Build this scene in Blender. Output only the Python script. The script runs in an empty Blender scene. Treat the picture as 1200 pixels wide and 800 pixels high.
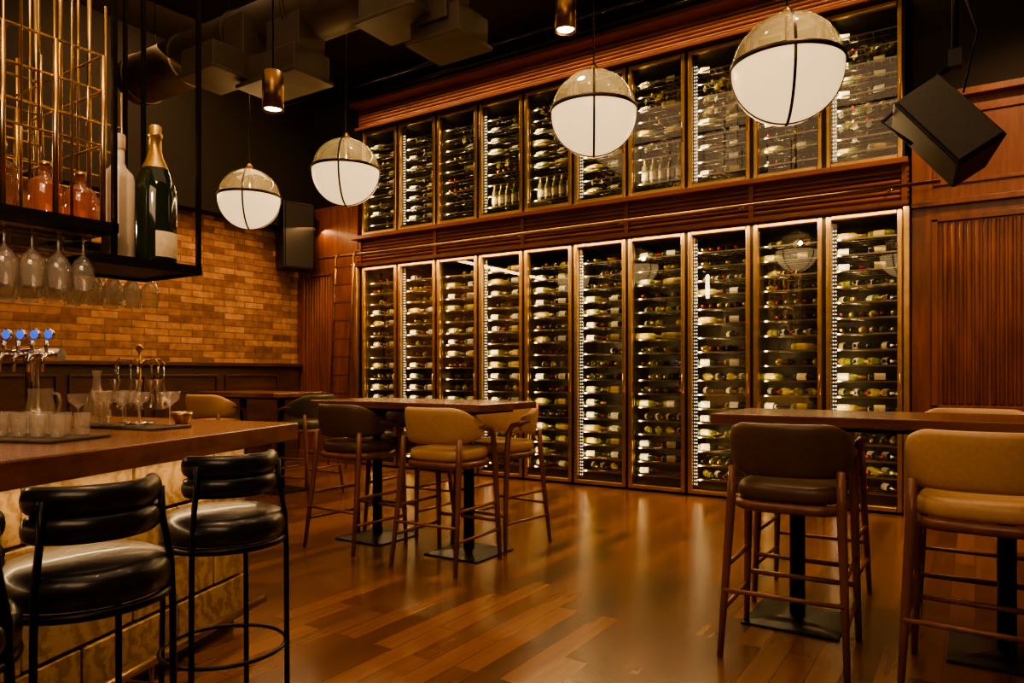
import bpy, bmesh, math, random
from mathutils import Vector, Matrix, Euler
random.seed(7)
S = bpy.context.scene
COL = S.collection
pi = math.pi

# ------------------------------------------------------------------ materials
def newmat(name):
    m = bpy.data.materials.new(name); m.use_nodes = True
    nt = m.node_tree
    return m, nt, nt.nodes["Principled BSDF"]

def ramp(nt, fac, stops):
    r = nt.nodes.new("ShaderNodeValToRGB")
    els = r.color_ramp.elements
    while len(els) < len(stops): els.new(0.5)
    for e, (p, c) in zip(els, stops):
        e.position = p; e.color = (*c, 1)
    nt.links.new(fac, r.inputs[0])
    return r

def coords(nt, scale=(1,1,1), order=None):
    tc = nt.nodes.new("ShaderNodeTexCoord")
    src = tc.outputs["Object"]
    if order:
        sp = nt.nodes.new("ShaderNodeSeparateXYZ"); nt.links.new(src, sp.inputs[0])
        cb = nt.nodes.new("ShaderNodeCombineXYZ")
        for i, a in enumerate(order):
            if a is not None: nt.links.new(sp.outputs[a], cb.inputs[i])
        src = cb.outputs[0]
    mp = nt.nodes.new("ShaderNodeMapping"); mp.inputs["Scale"].default_value = scale
    nt.links.new(src, mp.inputs[0])
    return mp.outputs[0]

def noise(nt, vec, scale, detail=4, rough=.5):
    n = nt.nodes.new("ShaderNodeTexNoise")
    n.inputs["Scale"].default_value = scale; n.inputs["Detail"].default_value = detail
    n.inputs["Roughness"].default_value = rough
    nt.links.new(vec, n.inputs["Vector"])
    return n.outputs["Fac"]

def bump(nt, b, h, strength, dist=.01):
    n = nt.nodes.new("ShaderNodeBump"); n.inputs["Strength"].default_value = strength
    n.inputs["Distance"].default_value = dist
    nt.links.new(h, n.inputs["Height"]); nt.links.new(n.outputs[0], b.inputs["Normal"])

def simple(name, c, rough=.5, metal=0, var=.15, nscale=30, bmp=0, coat=0, emis=None, estr=0, spec=None):
    m, nt, b = newmat(name)
    v = coords(nt); f = noise(nt, v, nscale)
    lo = tuple(x*(1-var) for x in c); hi = tuple(min(1, x*(1+var)) for x in c)
    r = ramp(nt, f, [(.3, lo), (.7, hi)])
    nt.links.new(r.outputs[0], b.inputs["Base Color"])
    b.inputs["Roughness"].default_value = rough; b.inputs["Metallic"].default_value = metal
    b.inputs["Coat Weight"].default_value = coat
    if spec is not None: b.inputs["Specular IOR Level"].default_value = spec
    if bmp: bump(nt, b, f, bmp, .003)
    if emis:
        b.inputs["Emission Color"].default_value = (*emis, 1); b.inputs["Emission Strength"].default_value = estr
    return m

def wood(name, dark, light, rough=.35, scale=(1,1,1), nscale=6, coat=.2):
    m, nt, b = newmat(name)
    v = coords(nt, scale)
    f = noise(nt, v, nscale, 8, .65)
    r = ramp(nt, f, [(.3, dark), (.5, tuple((a+c)/2 for a, c in zip(dark, light))), (.7, light)])
    nt.links.new(r.outputs[0], b.inputs["Base Color"])
    b.inputs["Roughness"].default_value = rough
    b.inputs["Coat Weight"].default_value = coat; b.inputs["Coat Roughness"].default_value = .2
    bump(nt, b, f, .15, .002)
    return m

def thinglass(name, tint=(1,1,1), refl=1.0, base=.03, rough=0.0, edge=None, scatter=0, scol=(1,.9,.7)):
    m = bpy.data.materials.new(name); m.use_nodes = True
    nt = m.node_tree; nt.nodes.clear()
    out = nt.nodes.new("ShaderNodeOutputMaterial")
    tr = nt.nodes.new("ShaderNodeBsdfTransparent")
    gl = nt.nodes.new("ShaderNodeBsdfGlossy"); gl.inputs["Roughness"].default_value = rough
    lw = nt.nodes.new("ShaderNodeLayerWeight"); lw.inputs["Blend"].default_value = .35
    cr = nt.nodes.new("ShaderNodeValToRGB")
    e = edge or tuple(x*.55 for x in tint)
    cr.color_ramp.elements[0].color = (*tint, 1); cr.color_ramp.elements[1].color = (*e, 1)
    cr.color_ramp.elements[1].position = .95
    nt.links.new(lw.outputs["Facing"], cr.inputs[0]); nt.links.new(cr.outputs[0], tr.inputs[0])
    fr = nt.nodes.new("ShaderNodeFresnel")
    # thin sheet: same reflectance from both sides (no total internal reflection)
    ge = nt.nodes.new("ShaderNodeNewGeometry")
    io = nt.nodes.new("ShaderNodeMath"); io.operation = 'MULTIPLY_ADD'
    io.inputs[1].default_value = 1/1.5-1.5; io.inputs[2].default_value = 1.5
    nt.links.new(ge.outputs["Backfacing"], io.inputs[0]); nt.links.new(io.outputs[0], fr.inputs[0])
    ma = nt.nodes.new("ShaderNodeMath"); ma.operation = 'MULTIPLY_ADD'
    ma.inputs[1].default_value = refl; ma.inputs[2].default_value = base; ma.use_clamp = True
    nt.links.new(fr.outputs[0], ma.inputs[0])
    body = tr.outputs[0]
    if scatter:
        tl = nt.nodes.new("ShaderNodeBsdfTranslucent"); tl.inputs[0].default_value = (*scol, 1)
        df = nt.nodes.new("ShaderNodeBsdfDiffuse"); df.inputs[0].default_value = (*scol, 1)
        m1 = nt.nodes.new("ShaderNodeMixShader"); m1.inputs[0].default_value = .5
        nt.links.new(tl.outputs[0], m1.inputs[1]); nt.links.new(df.outputs[0], m1.inputs[2])
        m2 = nt.nodes.new("ShaderNodeMixShader"); m2.inputs[0].default_value = scatter
        nt.links.new(tr.outputs[0], m2.inputs[1]); nt.links.new(m1.outputs[0], m2.inputs[2])
        body = m2.outputs[0]
    mx = nt.nodes.new("ShaderNodeMixShader")
    nt.links.new(ma.outputs[0], mx.inputs[0]); nt.links.new(body, mx.inputs[1]); nt.links.new(gl.outputs[0], mx.inputs[2])
    nt.links.new(mx.outputs[0], out.inputs[0])
    return m

def mat_floor():
    m, nt, b = newmat("oak_planks")
    v = coords(nt, (1,1,1), (1, 0, None))
    br = nt.nodes.new("ShaderNodeTexBrick"); nt.links.new(v, br.inputs["Vector"])
    br.offset = .37; br.inputs["Scale"].default_value = 1
    br.inputs["Brick Width"].default_value = .95; br.inputs["Row Height"].default_value = .12
    br.inputs["Mortar Size"].default_value = .0016; br.inputs["Mortar Smooth"].default_value = .1
    br.inputs["Color1"].default_value = (.082, .032, .013, 1); br.inputs["Color2"].default_value = (.225, .098, .040, 1)
    br.inputs["Mortar"].default_value = (.020, .009, .005, 1)
    v2 = coords(nt, (12, .7, 1))
    f = noise(nt, v2, 2.0, 3, .5)
    r = ramp(nt, f, [(.25, (.82,.80,.78)), (.75, (1.14,1.12,1.1))])
    mx = nt.nodes.new("ShaderNodeMix"); mx.data_type = 'RGBA'; mx.blend_type = 'MULTIPLY'
    mx.inputs["Factor"].default_value = 1
    nt.links.new(br.outputs["Color"], mx.inputs["A"]); nt.links.new(r.outputs[0], mx.inputs["B"])
    nt.links.new(mx.outputs["Result"], b.inputs["Base Color"])
    b.inputs["Roughness"].default_value = .26
    b.inputs["Coat Weight"].default_value = .35; b.inputs["Coat Roughness"].default_value = .16
    return m

def mat_brick():
    m, nt, b = newmat("brick_courses")
    v = coords(nt, (1,1,1), (1, 2, None))
    br = nt.nodes.new("ShaderNodeTexBrick"); nt.links.new(v, br.inputs["Vector"])
    br.inputs["Scale"].default_value = 1
    br.inputs["Brick Width"].default_value = .32; br.inputs["Row Height"].default_value = .088
    br.inputs["Mortar Size"].default_value = .007; br.inputs["Mortar Smooth"].default_value = .3
    br.inputs["Bias"].default_value = .0
    br.inputs["Color1"].default_value = (.17, .070, .036, 1); br.inputs["Color2"].default_value = (.52, .27, .135, 1)
    br.inputs["Mortar"].default_value = (.20, .11, .055, 1)
    f = noise(nt, v, 9, 6, .6)
    r = ramp(nt, f, [(.3, (.56,.53,.51)), (.7, (1.18,1.17,1.12))])
    mx = nt.nodes.new("ShaderNodeMix"); mx.data_type = 'RGBA'; mx.blend_type = 'MULTIPLY'
    mx.inputs["Factor"].default_value = 1
    nt.links.new(br.outputs["Color"], mx.inputs["A"]); nt.links.new(r.outputs[0], mx.inputs["B"])
    nt.links.new(mx.outputs["Result"], b.inputs["Base Color"])
    b.inputs["Roughness"].default_value = .75
    inv = nt.nodes.new("ShaderNodeMath"); inv.operation = 'SUBTRACT'; inv.inputs[0].default_value = 1
    nt.links.new(br.outputs["Fac"], inv.inputs[1])
    ad = nt.nodes.new("ShaderNodeMath"); ad.operation = 'MULTIPLY_ADD'; ad.inputs[1].default_value = .35
    nt.links.new(f, ad.inputs[0]); nt.links.new(inv.outputs[0], ad.inputs[2])
    bump(nt, b, ad.outputs[0], .8, .012)
    return m

def mat_onyx():
    m, nt, b = newmat("amber_grained_stone")
    v = coords(nt, (1,1,1.3))
    w = nt.nodes.new("ShaderNodeTexWave"); w.wave_type = 'RINGS'; w.rings_direction = 'SPHERICAL'
    w.inputs["Scale"].default_value = 4.5; w.inputs["Distortion"].default_value = 18
    w.inputs["Detail"].default_value = 8; w.inputs["Detail Scale"].default_value = .8; w.inputs["Detail Roughness"].default_value = .65
    nt.links.new(v, w.inputs["Vector"])
    f2 = noise(nt, v, 5, 6, .6)
    ad = nt.nodes.new("ShaderNodeMath"); ad.operation = 'MULTIPLY_ADD'; ad.inputs[1].default_value = .5
    nt.links.new(w.outputs["Fac"], ad.inputs[0]); nt.links.new(f2, ad.inputs[2])
    r = ramp(nt, ad.outputs[0], [(.25, (.17,.095,.04)), (.5, (.27,.165,.072)), (.72, (.36,.23,.11)), (.95, (.44,.30,.15))])
    nt.links.new(r.outputs[0], b.inputs["Base Color"])
    b.inputs["Roughness"].default_value = .45
    bump(nt, b, ad.outputs[0], .25, .004)
    return m

M = {}
M['floor'] = mat_floor(); M['brick'] = mat_brick(); M['onyx'] = mat_onyx()
M['mahog'] = wood("mahogany_panel", (.13,.040,.015), (.30,.10,.040), .38, (1,1,.12), 14)
M['mahogh'] = wood("mahogany_trim", (.13,.040,.015), (.30,.10,.040), .35, (.12,1,1), 14)
M['dkwood'] = wood("dark_wainscot_wood", (.035,.015,.008), (.10,.042,.02), .4, (1,.2,1), 10)
M['tablew'] = wood("table_top_wood", (.10,.036,.017), (.23,.090,.040), .26, (.15,1,1), 12, .5)
M['barw'] = wood("bar_top_wood", (.12,.040,.017), (.26,.095,.040), .26, (1,.2,1), 12, .5)
M['walnut'] = wood("chair_walnut", (.13,.048,.021), (.25,.10,.046), .4, (1,1,.15), 16)
M['black'] = simple("black_plaster", (.020,.015,.011), .8)
M['ceil'] = simple("dark_ceiling_paint", (.030,.022,.015), .85)
M['duct'] = simple("dull_duct_metal", (.11,.087,.06), .55, .4, .2, 4)
M['bsteel'] = simple("black_steel", (.014,.013,.013), .35, .5)
M['bleather'] = simple("black_leather", (.012,.012,.013), .3, 0, .3, 60, .15, .2)
M['tan'] = simple("tan_leather", (.58,.37,.19), .45, 0, .07, 50, .12)
M['brown'] = simple("dark_brown_leather", (.105,.064,.038), .4, 0, .1, 50, .12)
M['green'] = simple("dark_green_leather", (.07,.072,.03), .4, 0, .1, 50, .12)
M['brass'] = simple("aged_brass", (.60,.40,.17), .28, 1, .12, 12)
M['bronze'] = simple("brass_door_frame", (.68,.45,.20), .33, 1, .15, 8)
M['housing'] = simple("bronze_lamp_housing", (.30,.18,.08), .35, 1, .15, 8)
M['dkmetal'] = simple("dark_cabinet_metal", (.05,.042,.032), .38, .6, .2, 6)
M['strap'] = simple("dark_bronze_strap", (.06,.045,.028), .35, .8, .2, 6)
M['mirror'] = simple("brushed_side_panel", (.30,.27,.22), .42, 1, .1, 10)
M['chrome'] = simple("chrome", (.76,.74,.70), .14, 1, .05)
M['chromeshelf'] = simple("shelf_wire_metal", (.50,.44,.35), .3, 1, .05)
M['led'] = simple("led_dot", (1,1,1), .5, 0, .0, 5, 0, 0, (1,.84,.58), 2.4)
M['opal'] = simple("opal_glass_lit", (.8,.7,.5), .25, 0, .02, 5, 0, .3, (1,.67,.32), 1.0)
M['bulb'] = simple("warm_lamp_face", (1,.9,.7), .4, 0, .0, 5, 0, 0, (1,.78,.45), 16)
M['pane'] = thinglass("door_glass", (.96,.965,.94), 1.5, .03, 0, (.80,.80,.76))
M['glass'] = thinglass("clear_glassware", (.98,.97,.94), 1.8, .07, .04, (.55,.48,.38), .20, (1,.93,.80))
M['amberg'] = thinglass("smoked_amber_glass", (.97,.93,.76), 1.1, .02, 0, (.66,.58,.36), .10, (1,.90,.62))
M['spirit'] = thinglass("amber_spirit_glass", (.80,.60,.36), 1.0, .05, 0, (.40,.24,.10), .12, (1,.6,.3))
M['pinkg'] = thinglass("pink_liquor_glass", (.90,.55,.45), 1.0, .06, 0, (.45,.18,.12), .22, (1,.5,.38))
M['frost'] = simple("frosted_bottle_glass", (.66,.56,.43), .42, 0, .06, 20, 0, .2)
M['champ'] = simple("champagne_dark_glass", (.014,.022,.010), .07, 0, .1, 5, 0, .6)
M['cream'] = simple("cream_label", (.72,.60,.40), .6)
M['goldfoil'] = simple("gold_foil", (.62,.42,.16), .35, .8, .2, 40, .3)
M['blue'] = simple("blue_lit_tap_badge", (.1,.2,.8), .3, 0, .0, 5, 0, 0, (.06,.15,1), .6)
M['rubber'] = simple("brown_rubber_mat", (.10,.07,.045), .6)
M['grille'] = simple("speaker_grille", (.03,.027,.023), .6, .3, .3, 200, .3)
M['wg0'] = simple("bottle_dark_green", (.022,.034,.012), .12, 0, .2, 5, 0, .4)
M['wg1'] = simple("bottle_near_black", (.014,.012,.010), .12, 0, .2, 5, 0, .4)
M['wg2'] = simple("bottle_olive", (.15,.16,.04), .12, 0, .2, 5, 0, .4)
M['wg3'] = simple("bottle_straw", (.40,.33,.11), .12, 0, .2, 5, 0, .4)
M['lb0'] = simple("label_white", (.90,.86,.76), .6)
M['lb1'] = simple("label_cream", (.82,.72,.50), .6)
M['lb2'] = simple("label_yellow", (.75,.56,.18), .6)
M['foilr'] = simple("foil_red", (.25,.02,.015), .35, .4)

# ------------------------------------------------------------------ mesh tools
def box(bm, c, s, rz=0, mi=0, rot=None):
    r = bmesh.ops.create_cube(bm, size=1)
    mat = Matrix.Translation(Vector(c)) @ (rot.to_4x4() if rot is not None else Matrix.Rotation(rz, 4, 'Z')) @ Matrix.Diagonal((*s, 1))
    bmesh.ops.transform(bm, matrix=mat, verts=r['verts'])
    for f in set(f for v in r['verts'] for f in v.link_faces): f.material_index = mi
    return r['verts']

def tube(bm, pts, rad, seg=10, closed=False, mi=0, cap=True, sq=1.0):
    pts = [Vector(p) for p in pts]; n = len(pts)
    rads = rad if isinstance(rad, (list, tuple)) else [rad]*n
    rings = []; up = None
    for i, p in enumerate(pts):
        if closed: t = pts[(i+1) % n]-pts[i-1]
        else: t = pts[min(i+1, n-1)]-pts[max(i-1, 0)]
        t.normalize()
        if up is None:
            up = Vector((0,0,1)) if abs(t.z) < .9 else Vector((0,1,0))
        a = t.cross(up).normalized(); b = a.cross(t).normalized(); up = b
        rings.append([bm.verts.new(p+(a*math.cos(2*pi*k/seg)+b*math.sin(2*pi*k/seg)*sq)*rads[i]) for k in range(seg)])
    m = n if closed else n-1
    for i in range(m):
        r0, r1 = rings[i], rings[(i+1) % n]
        for k in range(seg):
            f = bm.faces.new((r0[k], r0[(k+1) % seg], r1[(k+1) % seg], r1[k])); f.material_index = mi; f.smooth = True
    if cap and not closed:
        for r in (rings[0][::-1], rings[-1]):
            try:
                f = bm.faces.new(r); f.material_index = mi
            except ValueError: pass

def lathe(bm, prof, seg=24, mi=0, mifn=None, c=(0,0,0), axis='Z', smooth=True):
    c = Vector(c); rings = []
    for (r, z) in prof:
        ring = []
        for k in range(seg):
            a = 2*pi*k/seg
            if axis == 'Z': p = Vector((r*math.cos(a), r*math.sin(a), z))
            elif axis == 'X': p = Vector((z, r*math.cos(a), r*math.sin(a)))
            else: p = Vector((r*math.sin(a), z, r*math.cos(a)))
            ring.append(bm.verts.new(c+p))
        rings.append(ring)
    for i in range(len(rings)-1):
        for k in range(seg):
            f = bm.faces.new((rings[i][k], rings[i][(k+1) % seg], rings[i+1][(k+1) % seg], rings[i+1][k]))
            f.smooth = smooth; f.material_index = mifn(i, k) if mifn else mi
    bmesh.ops.remove_doubles(bm, verts=[v for r in rings for v in r], dist=1e-5)

def rev(bm):
    bmesh.ops.recalc_face_normals(bm, faces=bm.faces)

def mk(name, bm, mats, parent=None, loc=(0,0,0), bevel=0, bseg=2, smooth=False):
    rev(bm)
    me = bpy.data.meshes.new(name); bm.to_mesh(me); bm.free()
    for m in (mats if isinstance(mats, (list, tuple)) else [mats]): me.materials.append(m)
    o = bpy.data.objects.new(name, me); COL.objects.link(o); o.location = loc
    if smooth:
        for p in me.polygons: p.use_smooth = True
    if parent: o.parent = parent
    if bevel:
        md = o.modifiers.new("bevel", 'BEVEL'); md.width = bevel; md.segments = bseg; md.limit_method = 'ANGLE'
    return o

def thing(name, label, cat, loc=(0,0,0), rz=0, group=None):
    e = bpy.data.objects.new(name, None); e.empty_display_size = .1
    COL.objects.link(e); e.location = loc; e.rotation_euler = (0,0,rz)
    e["label"] = label; e["category"] = cat
    if group: e["group"] = group
    return e

def tag(o, label, cat, group=None):
    o["label"] = label; o["category"] = cat
    if group: o["group"] = group
    return o

def dup(root, loc, rz=0, label=None, group=None, matswap=None):
    def rec(o, par):
        n = o.copy(); COL.objects.link(n)
        if par is not None:
            n.parent = par; n.matrix_parent_inverse = o.matrix_parent_inverse.copy()
        if matswap and n.type == 'MESH' and any(m in matswap for m in n.data.materials):
            key = n.data.name+"_"+matswap[list(matswap)[0]].name
            me = bpy.data.meshes.get(key)
            if me is None:
                me = n.data.copy(); me.name = key
                for i, m in enumerate(me.materials):
                    if m in matswap: me.materials[i] = matswap[m]
            n.data = me
        for c in list(kids.get(o, [])): rec(c, n)
        return n
    kids = {}
    for o in bpy.data.objects:
        if o.parent: kids.setdefault(o.parent, []).append(o)
    n = rec(root, None)
    n.location = loc; n.rotation_euler = (0,0,rz)
    if label: n["label"] = label
    if group: n["group"] = group
    return n

def struct(o): o["kind"] = "structure"; return o

# ------------------------------------------------------------------ room shell
XW, XE, YS, YN, ZC = -8.6, 3.6, -3.2, 7.35, 5.4
def sbox(name, lo, hi, mat, bevel=0):
    bm = bmesh.new(); lo = Vector(lo); hi = Vector(hi)
    box(bm, (lo+hi)/2, hi-lo)
    return struct(mk(name, bm, mat, bevel=bevel))
sbox("floor", (XW-.2, YS-.2, -.1), (XE+.2, 8.3, 0), M['floor'])
sbox("ceiling", (XW-.2, YS-.2, ZC), (XE+.2, 8.3, ZC+.1), M['ceil'])
sbox("wall_south", (XW-.2, YS-.2, 0), (XE+.2, YS, ZC), M['dkwood'])
sbox("wall_east", (XE, YS, 0), (XE+.2, 8.3, ZC), M['dkwood'])
bm = bmesh.new()
box(bm, (XW-.1, 2.5, 2.4), (.2, 11.5, 2.0))
struct(mk("wall_west", bm, M['brick']))
sbox("trim_1", (XW-.2, YS, 3.40), (XW+.22, 8.0, ZC), M['black'])
bm = bmesh.new()
box(bm, (XW-.08, 2.4, .70), (.24, 11.2, 1.4))
box(bm, (XW+.05, 2.4, 1.41), (.14, 11.2, .05))
box(bm, (XW+.045, 2.4, .07), (.05, 11.2, .14))
y = -3.0
while y < 7.0:
    box(bm, (XW+.05, y+.5, 1.26), (.03, .86, .03)); box(bm, (XW+.05, y+.5, .28), (.03, .86, .03))
    box(bm, (XW+.05, y+.07, .77), (.03, .03, 1.0)); box(bm, (XW+.05, y+.93, .77), (.03, .03, 1.0))
    y += 1.0
struct(mk("trim_2", bm, M['dkwood'], bevel=.006))
sbox("wall_north", (XW-.2, 8.05, 0), (XE+.2, 8.25, ZC), M['black'])
def flutes(bm, x0, x1, z0, z1, y, r=.022, mi=0):
    n = int((x1-x0)/(r*2.6)); st = (x1-x0)/n
    for i in range(n):
        cx = x0+st*(i+.5)
        vs = []
        for zz in (z0, z1):
            vs.append([bm.verts.new((cx+r*math.cos(a), y-r*.9*math.sin(a), zz)) for a in [pi*k/6 for k in range(7)]])
        for k in range(6):
            f = bm.faces.new((vs[0][k], vs[0][k+1], vs[1][k+1], vs[1][k])); f.smooth = True
        bm.faces.new(vs[0]); bm.faces.new(vs[1])
def frame(bm, x0, x1, z0, z1, y, w=.05, d=.03):
    box(bm, ((x0+x1)/2, y-d/2, z0), (x1-x0+w, d, w)); box(bm, ((x0+x1)/2, y-d/2, z1), (x1-x0+w, d, w))
    box(bm, (x0, y-d/2, (z0+z1)/2), (w, d, z1-z0)); box(bm, (x1, y-d/2, (z0+z1)/2), (w, d, z1-z0))
bm = bmesh.new()
box(bm, ((-.48+XE)/2, 7.70, 1.86), (XE+.48, .70, 3.72))
for x0 in (-.30, 1.10, 2.45):
    flutes(bm, x0+.05, x0+1.05, 1.02, 2.60, 7.35); frame(bm, x0, x0+1.1, .98, 2.64, 7.35)
    frame(bm, x0, x0+1.1, .2, .84, 7.35, .03, .02)
    frame(bm, x0, x0+1.1, 2.95, 3.55, 7.35, .03, .02)
box(bm, ((-.48+XE)/2, 7.33, 2.78), (XE+.48, .07, .05))
box(bm, ((-.48+XE)/2, 7.32, 3.70), (XE+.48, .12, .06))
box(bm, ((-.48+XE)/2, 7.33, .07), (XE+.48, .05, .14))
struct(mk("wall_northeast", bm, M['mahog'], bevel=.004))
bm = bmesh.new()
box(bm, ((XW-7.36)/2, 7.70, 1.86), (-7.36-XW, .70, 3.72))
flutes(bm, -8.42, -7.90, .5, 2.7, 7.35); frame(bm, -8.45, -7.87, .46, 2.74, 7.35, .04)
box(bm, ((XW-7.36)/2, 7.33, .07), (-7.36-XW, .05, .14))
struct(mk("wall_northwest", bm, M['mahog'], bevel=.004))
sbox("trim_3", (XW, 7.45, 3.72), (-7.36, 8.05, ZC), M['black'])
sbox("trim_4", (-.48, 7.45, 3.72), (XE, 8.05, ZC), M['black'])
sbox("trim_5", (-7.36, 7.50, 5.02), (-.48, 8.05, ZC), M['black'])
def reeds(bm, x0, x1, y, z0, z1, n, r):
    for i in range(n):
        z = z0+(z1-z0)*(i+.5)/n
        tube(bm, [(x0, y, z), (x1, y, z)], r, 10)
XA, XB = -7.36, -.50
bm = bmesh.new()
box(bm, ((XA+XB)/2, 7.70, 2.995), (XB-XA, .68, .43))
box(bm, ((XA+XB)/2, 7.30, 3.18), (XB-XA, .18, .05)); box(bm, ((XA+XB)/2, 7.33, 2.81), (XB-XA, .10, .04))
reeds(bm, XA, XB, 7.355, 2.86, 3.14, 6, .022)
for k in range(11):
    xx = -.575-.675*k+.04
    if k % 2 == 0: box(bm, (max(xx, XA+.03), 7.34, 3.0), (.05, .05, .34))
struct(mk("trim_6", bm, M['mahogh'], bevel=.004))
bm = bmesh.new()
box(bm, ((XA+XB)/2, 7.72, 4.87), (XB-XA, .66, .34))
box(bm, ((XA+XB)/2, 7.30, 5.03), (XB-XA, .24, .05)); box(bm, ((XA+XB)/2, 7.34, 4.72), (XB-XA, .10, .04))
reeds(bm, XA, XB, 7.385, 4.77, 4.99, 5, .022)
struct(mk("trim_7", bm, M['mahogh'], bevel=.004))
bm = bmesh.new()
box(bm, (-.515, 7.32, 1.39), (.05, .08, 2.78)); box(bm, (-7.335, 7.32, 1.39), (.05, .08, 2.78))
struct(mk("trim_8", bm, M['bronze'], bevel=.006))

# ------------------------------------------------------------------ wine cabinets
W = .675
def build_cabinet(H, nsh, strip, name="wine_cabinet"):
    root = thing(name, "", "wine cabinet", group="wine cabinets in the wall")
    bm = bmesh.new()
    w = W-.012
    box(bm, (0, .60, H/2), (w, .02, H)); box(bm, (0, .32, H-.02), (w, .56, .04)); box(bm, (0, .32, .03), (w, .56, .06))
    for s in (-1, 1): box(bm, (s*(w/2-.008), .32, H/2), (.016, .56, H), mi=1)
    mk("body", bm, [M['dkmetal'], M['mirror']], root)
    z0 = .14; st = (H-.22)/nsh
    first = None
    for i in range(nsh):
        z = z0+st*i
        if first is None:
            bm = bmesh.new()
            for yy in (.08, .20, .34, .48): tube(bm, [(-.31, yy, 0), (.31, yy, 0)], .004, 6)
            box(bm, (0, .075, .003), (.62, .006, .014))
            for k in range(9): tube(bm, [(-.28+.07*k, .08, 0), (-.28+.07*k, .48, 0)], .0025, 5)
            first = mk("shelf", bm, M['chromeshelf'], root, (0, 0, z))
        else:
            o = first.copy(); COL.objects.link(o); o.parent = root; o.location = (0, 0, z)
    bm = bmesh.new(); fw = .044
    for s in (-1, 1): box(bm, (s*(w/2-fw/2-.010), .012, H/2), (fw, .048, H-.01))
    box(bm, (0, .012, H-.005-fw/2), (w-2*fw-.02, .048, fw)); box(bm, (0, .012, .005+fw/2), (w-2*fw-.02, .048, fw))
    door = mk("door", bm, M['bronze'], root, bevel=.009)
    bm = bmesh.new()
    for s in (-1, 1): box(bm, (s*(w/2-.003), .02, H/2), (.018, .03, H))
    mk("jamb", bm, M['dkmetal'], root)
    bm = bmesh.new(); box(bm, (0, .02, H/2), (w-2*fw-.014, .006, H-2*fw+.006))
    mk("glass_pane", bm, M['pane'], door)
    bm = bmesh.new(); hz = H*.42
    tube(bm, [(w/2-.03, -.008, hz-.1), (w/2-.03, -.038, hz-.1), (w/2-.03, -.038, hz+.1), (w/2-.03, -.008, hz+.1)], .006, 8)
    mk("handle", bm, M['bronze'], door)
    if strip:
        bm = bmesh.new()
        box(bm, (-.253, .055, H/2), (.045, .012, H-.14))
        n = int((H-.2)/.036)
        for i in range(n):
            for dx in (-.011, .011):
                box(bm, (-.253+dx, .047, .1+.036*i), (.008, .004, .011), mi=1)
        mk("led_strip", bm, [M['chrome'], M['led']], root)
    else:
        bm = bmesh.new(); box(bm, (-.278, .055, H/2), (.012, .012, H-.14)); mk("rack_upright", bm, M['chromeshelf'], root)
    return root
LH, UH = 2.76, 1.45
NL, NU = 17, 9
mast = {('L', 1): build_cabinet(LH, NL, True), ('L', 0): build_cabinet(LH, NL, False),
        ('U', 1): build_cabinet(UH, NU, True), ('U', 0): build_cabinet(UH, NU, False)}
used = set(); cabs = []
for tier in 'LU':
    z = .02 if tier == 'L' else 3.225
    for i in range(10):
        cx = -.575+.04-W*(i+.5)
        k = (tier, 1 if i % 2 == 0 else 0)
        m = mast[k]
        if k not in used: used.add(k); m.location = (cx, YN, z); r = m
        else: r = dup(m, (cx, YN, z))
        r["label"] = ("tall brass-framed glass wine cabinet on the floor" if tier == 'L'
                      else "short brass-framed glass wine cabinet above the lintel") + (", bright light strip" if k[1] else "")
        cabs.append((tier, i, cx, z))

# ------------------------------------------------------------------ wine bottles
BP = [(0, 0), (.020, 0), (.036, .004), (.038, .03), (.038, .055), (.038, .15), (.038, .185), (.033, .205), (.016, .235), (.0145, .25), (.0145, .30), (.0, .30)]
def bottle_mesh(name, g, l, f, stand=False):
    bm = bmesh.new(); seg = 14
    def fn(i, k):
        if 4 <= i < 5:
            a = (k+.5)/seg*2*pi
            if stand: return 1 if math.sin(a) < .4 else 0
            return 1 if (math.cos(a) < .35 and math.sin(a) > -.75) else 0
        if i >= 8: return 2
        return 0
    prof = [(r, z-.15) for r, z in BP] if not stand else BP
    lathe(bm, prof, seg, mifn=fn, axis='Z' if stand else 'X')
    rev(bm); me = bpy.data.meshes.new(name); bm.to_mesh(me); bm.free()
    for m in (g, l, f): me.materials.append(m)
    return me
variants = [bottle_mesh("wine_bottle", M[a], M[b], M[c]) for a, b, c in
            [('wg0','lb0','foilr'), ('wg1','lb1','wg1'), ('wg0','lb1','goldfoil'), ('wg2','lb0','goldfoil'), ('wg3','lb2','goldfoil'), ('wg1','lb0','foilr'), ('wg2','lb2','wg0')]]
vlabels = ["dark green wine bottle with white label and red foil", "near-black wine bottle with cream label", "dark green wine bottle with cream label",
           "olive glass wine bottle with white label", "straw-coloured wine bottle with yellow label", "black wine bottle with white label", "olive wine bottle with yellow label"]
stand_me = bottle_mesh("wine_bottle_standing", M['wg2'], M['lb1'], M['goldfoil'], True)
places = []
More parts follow.
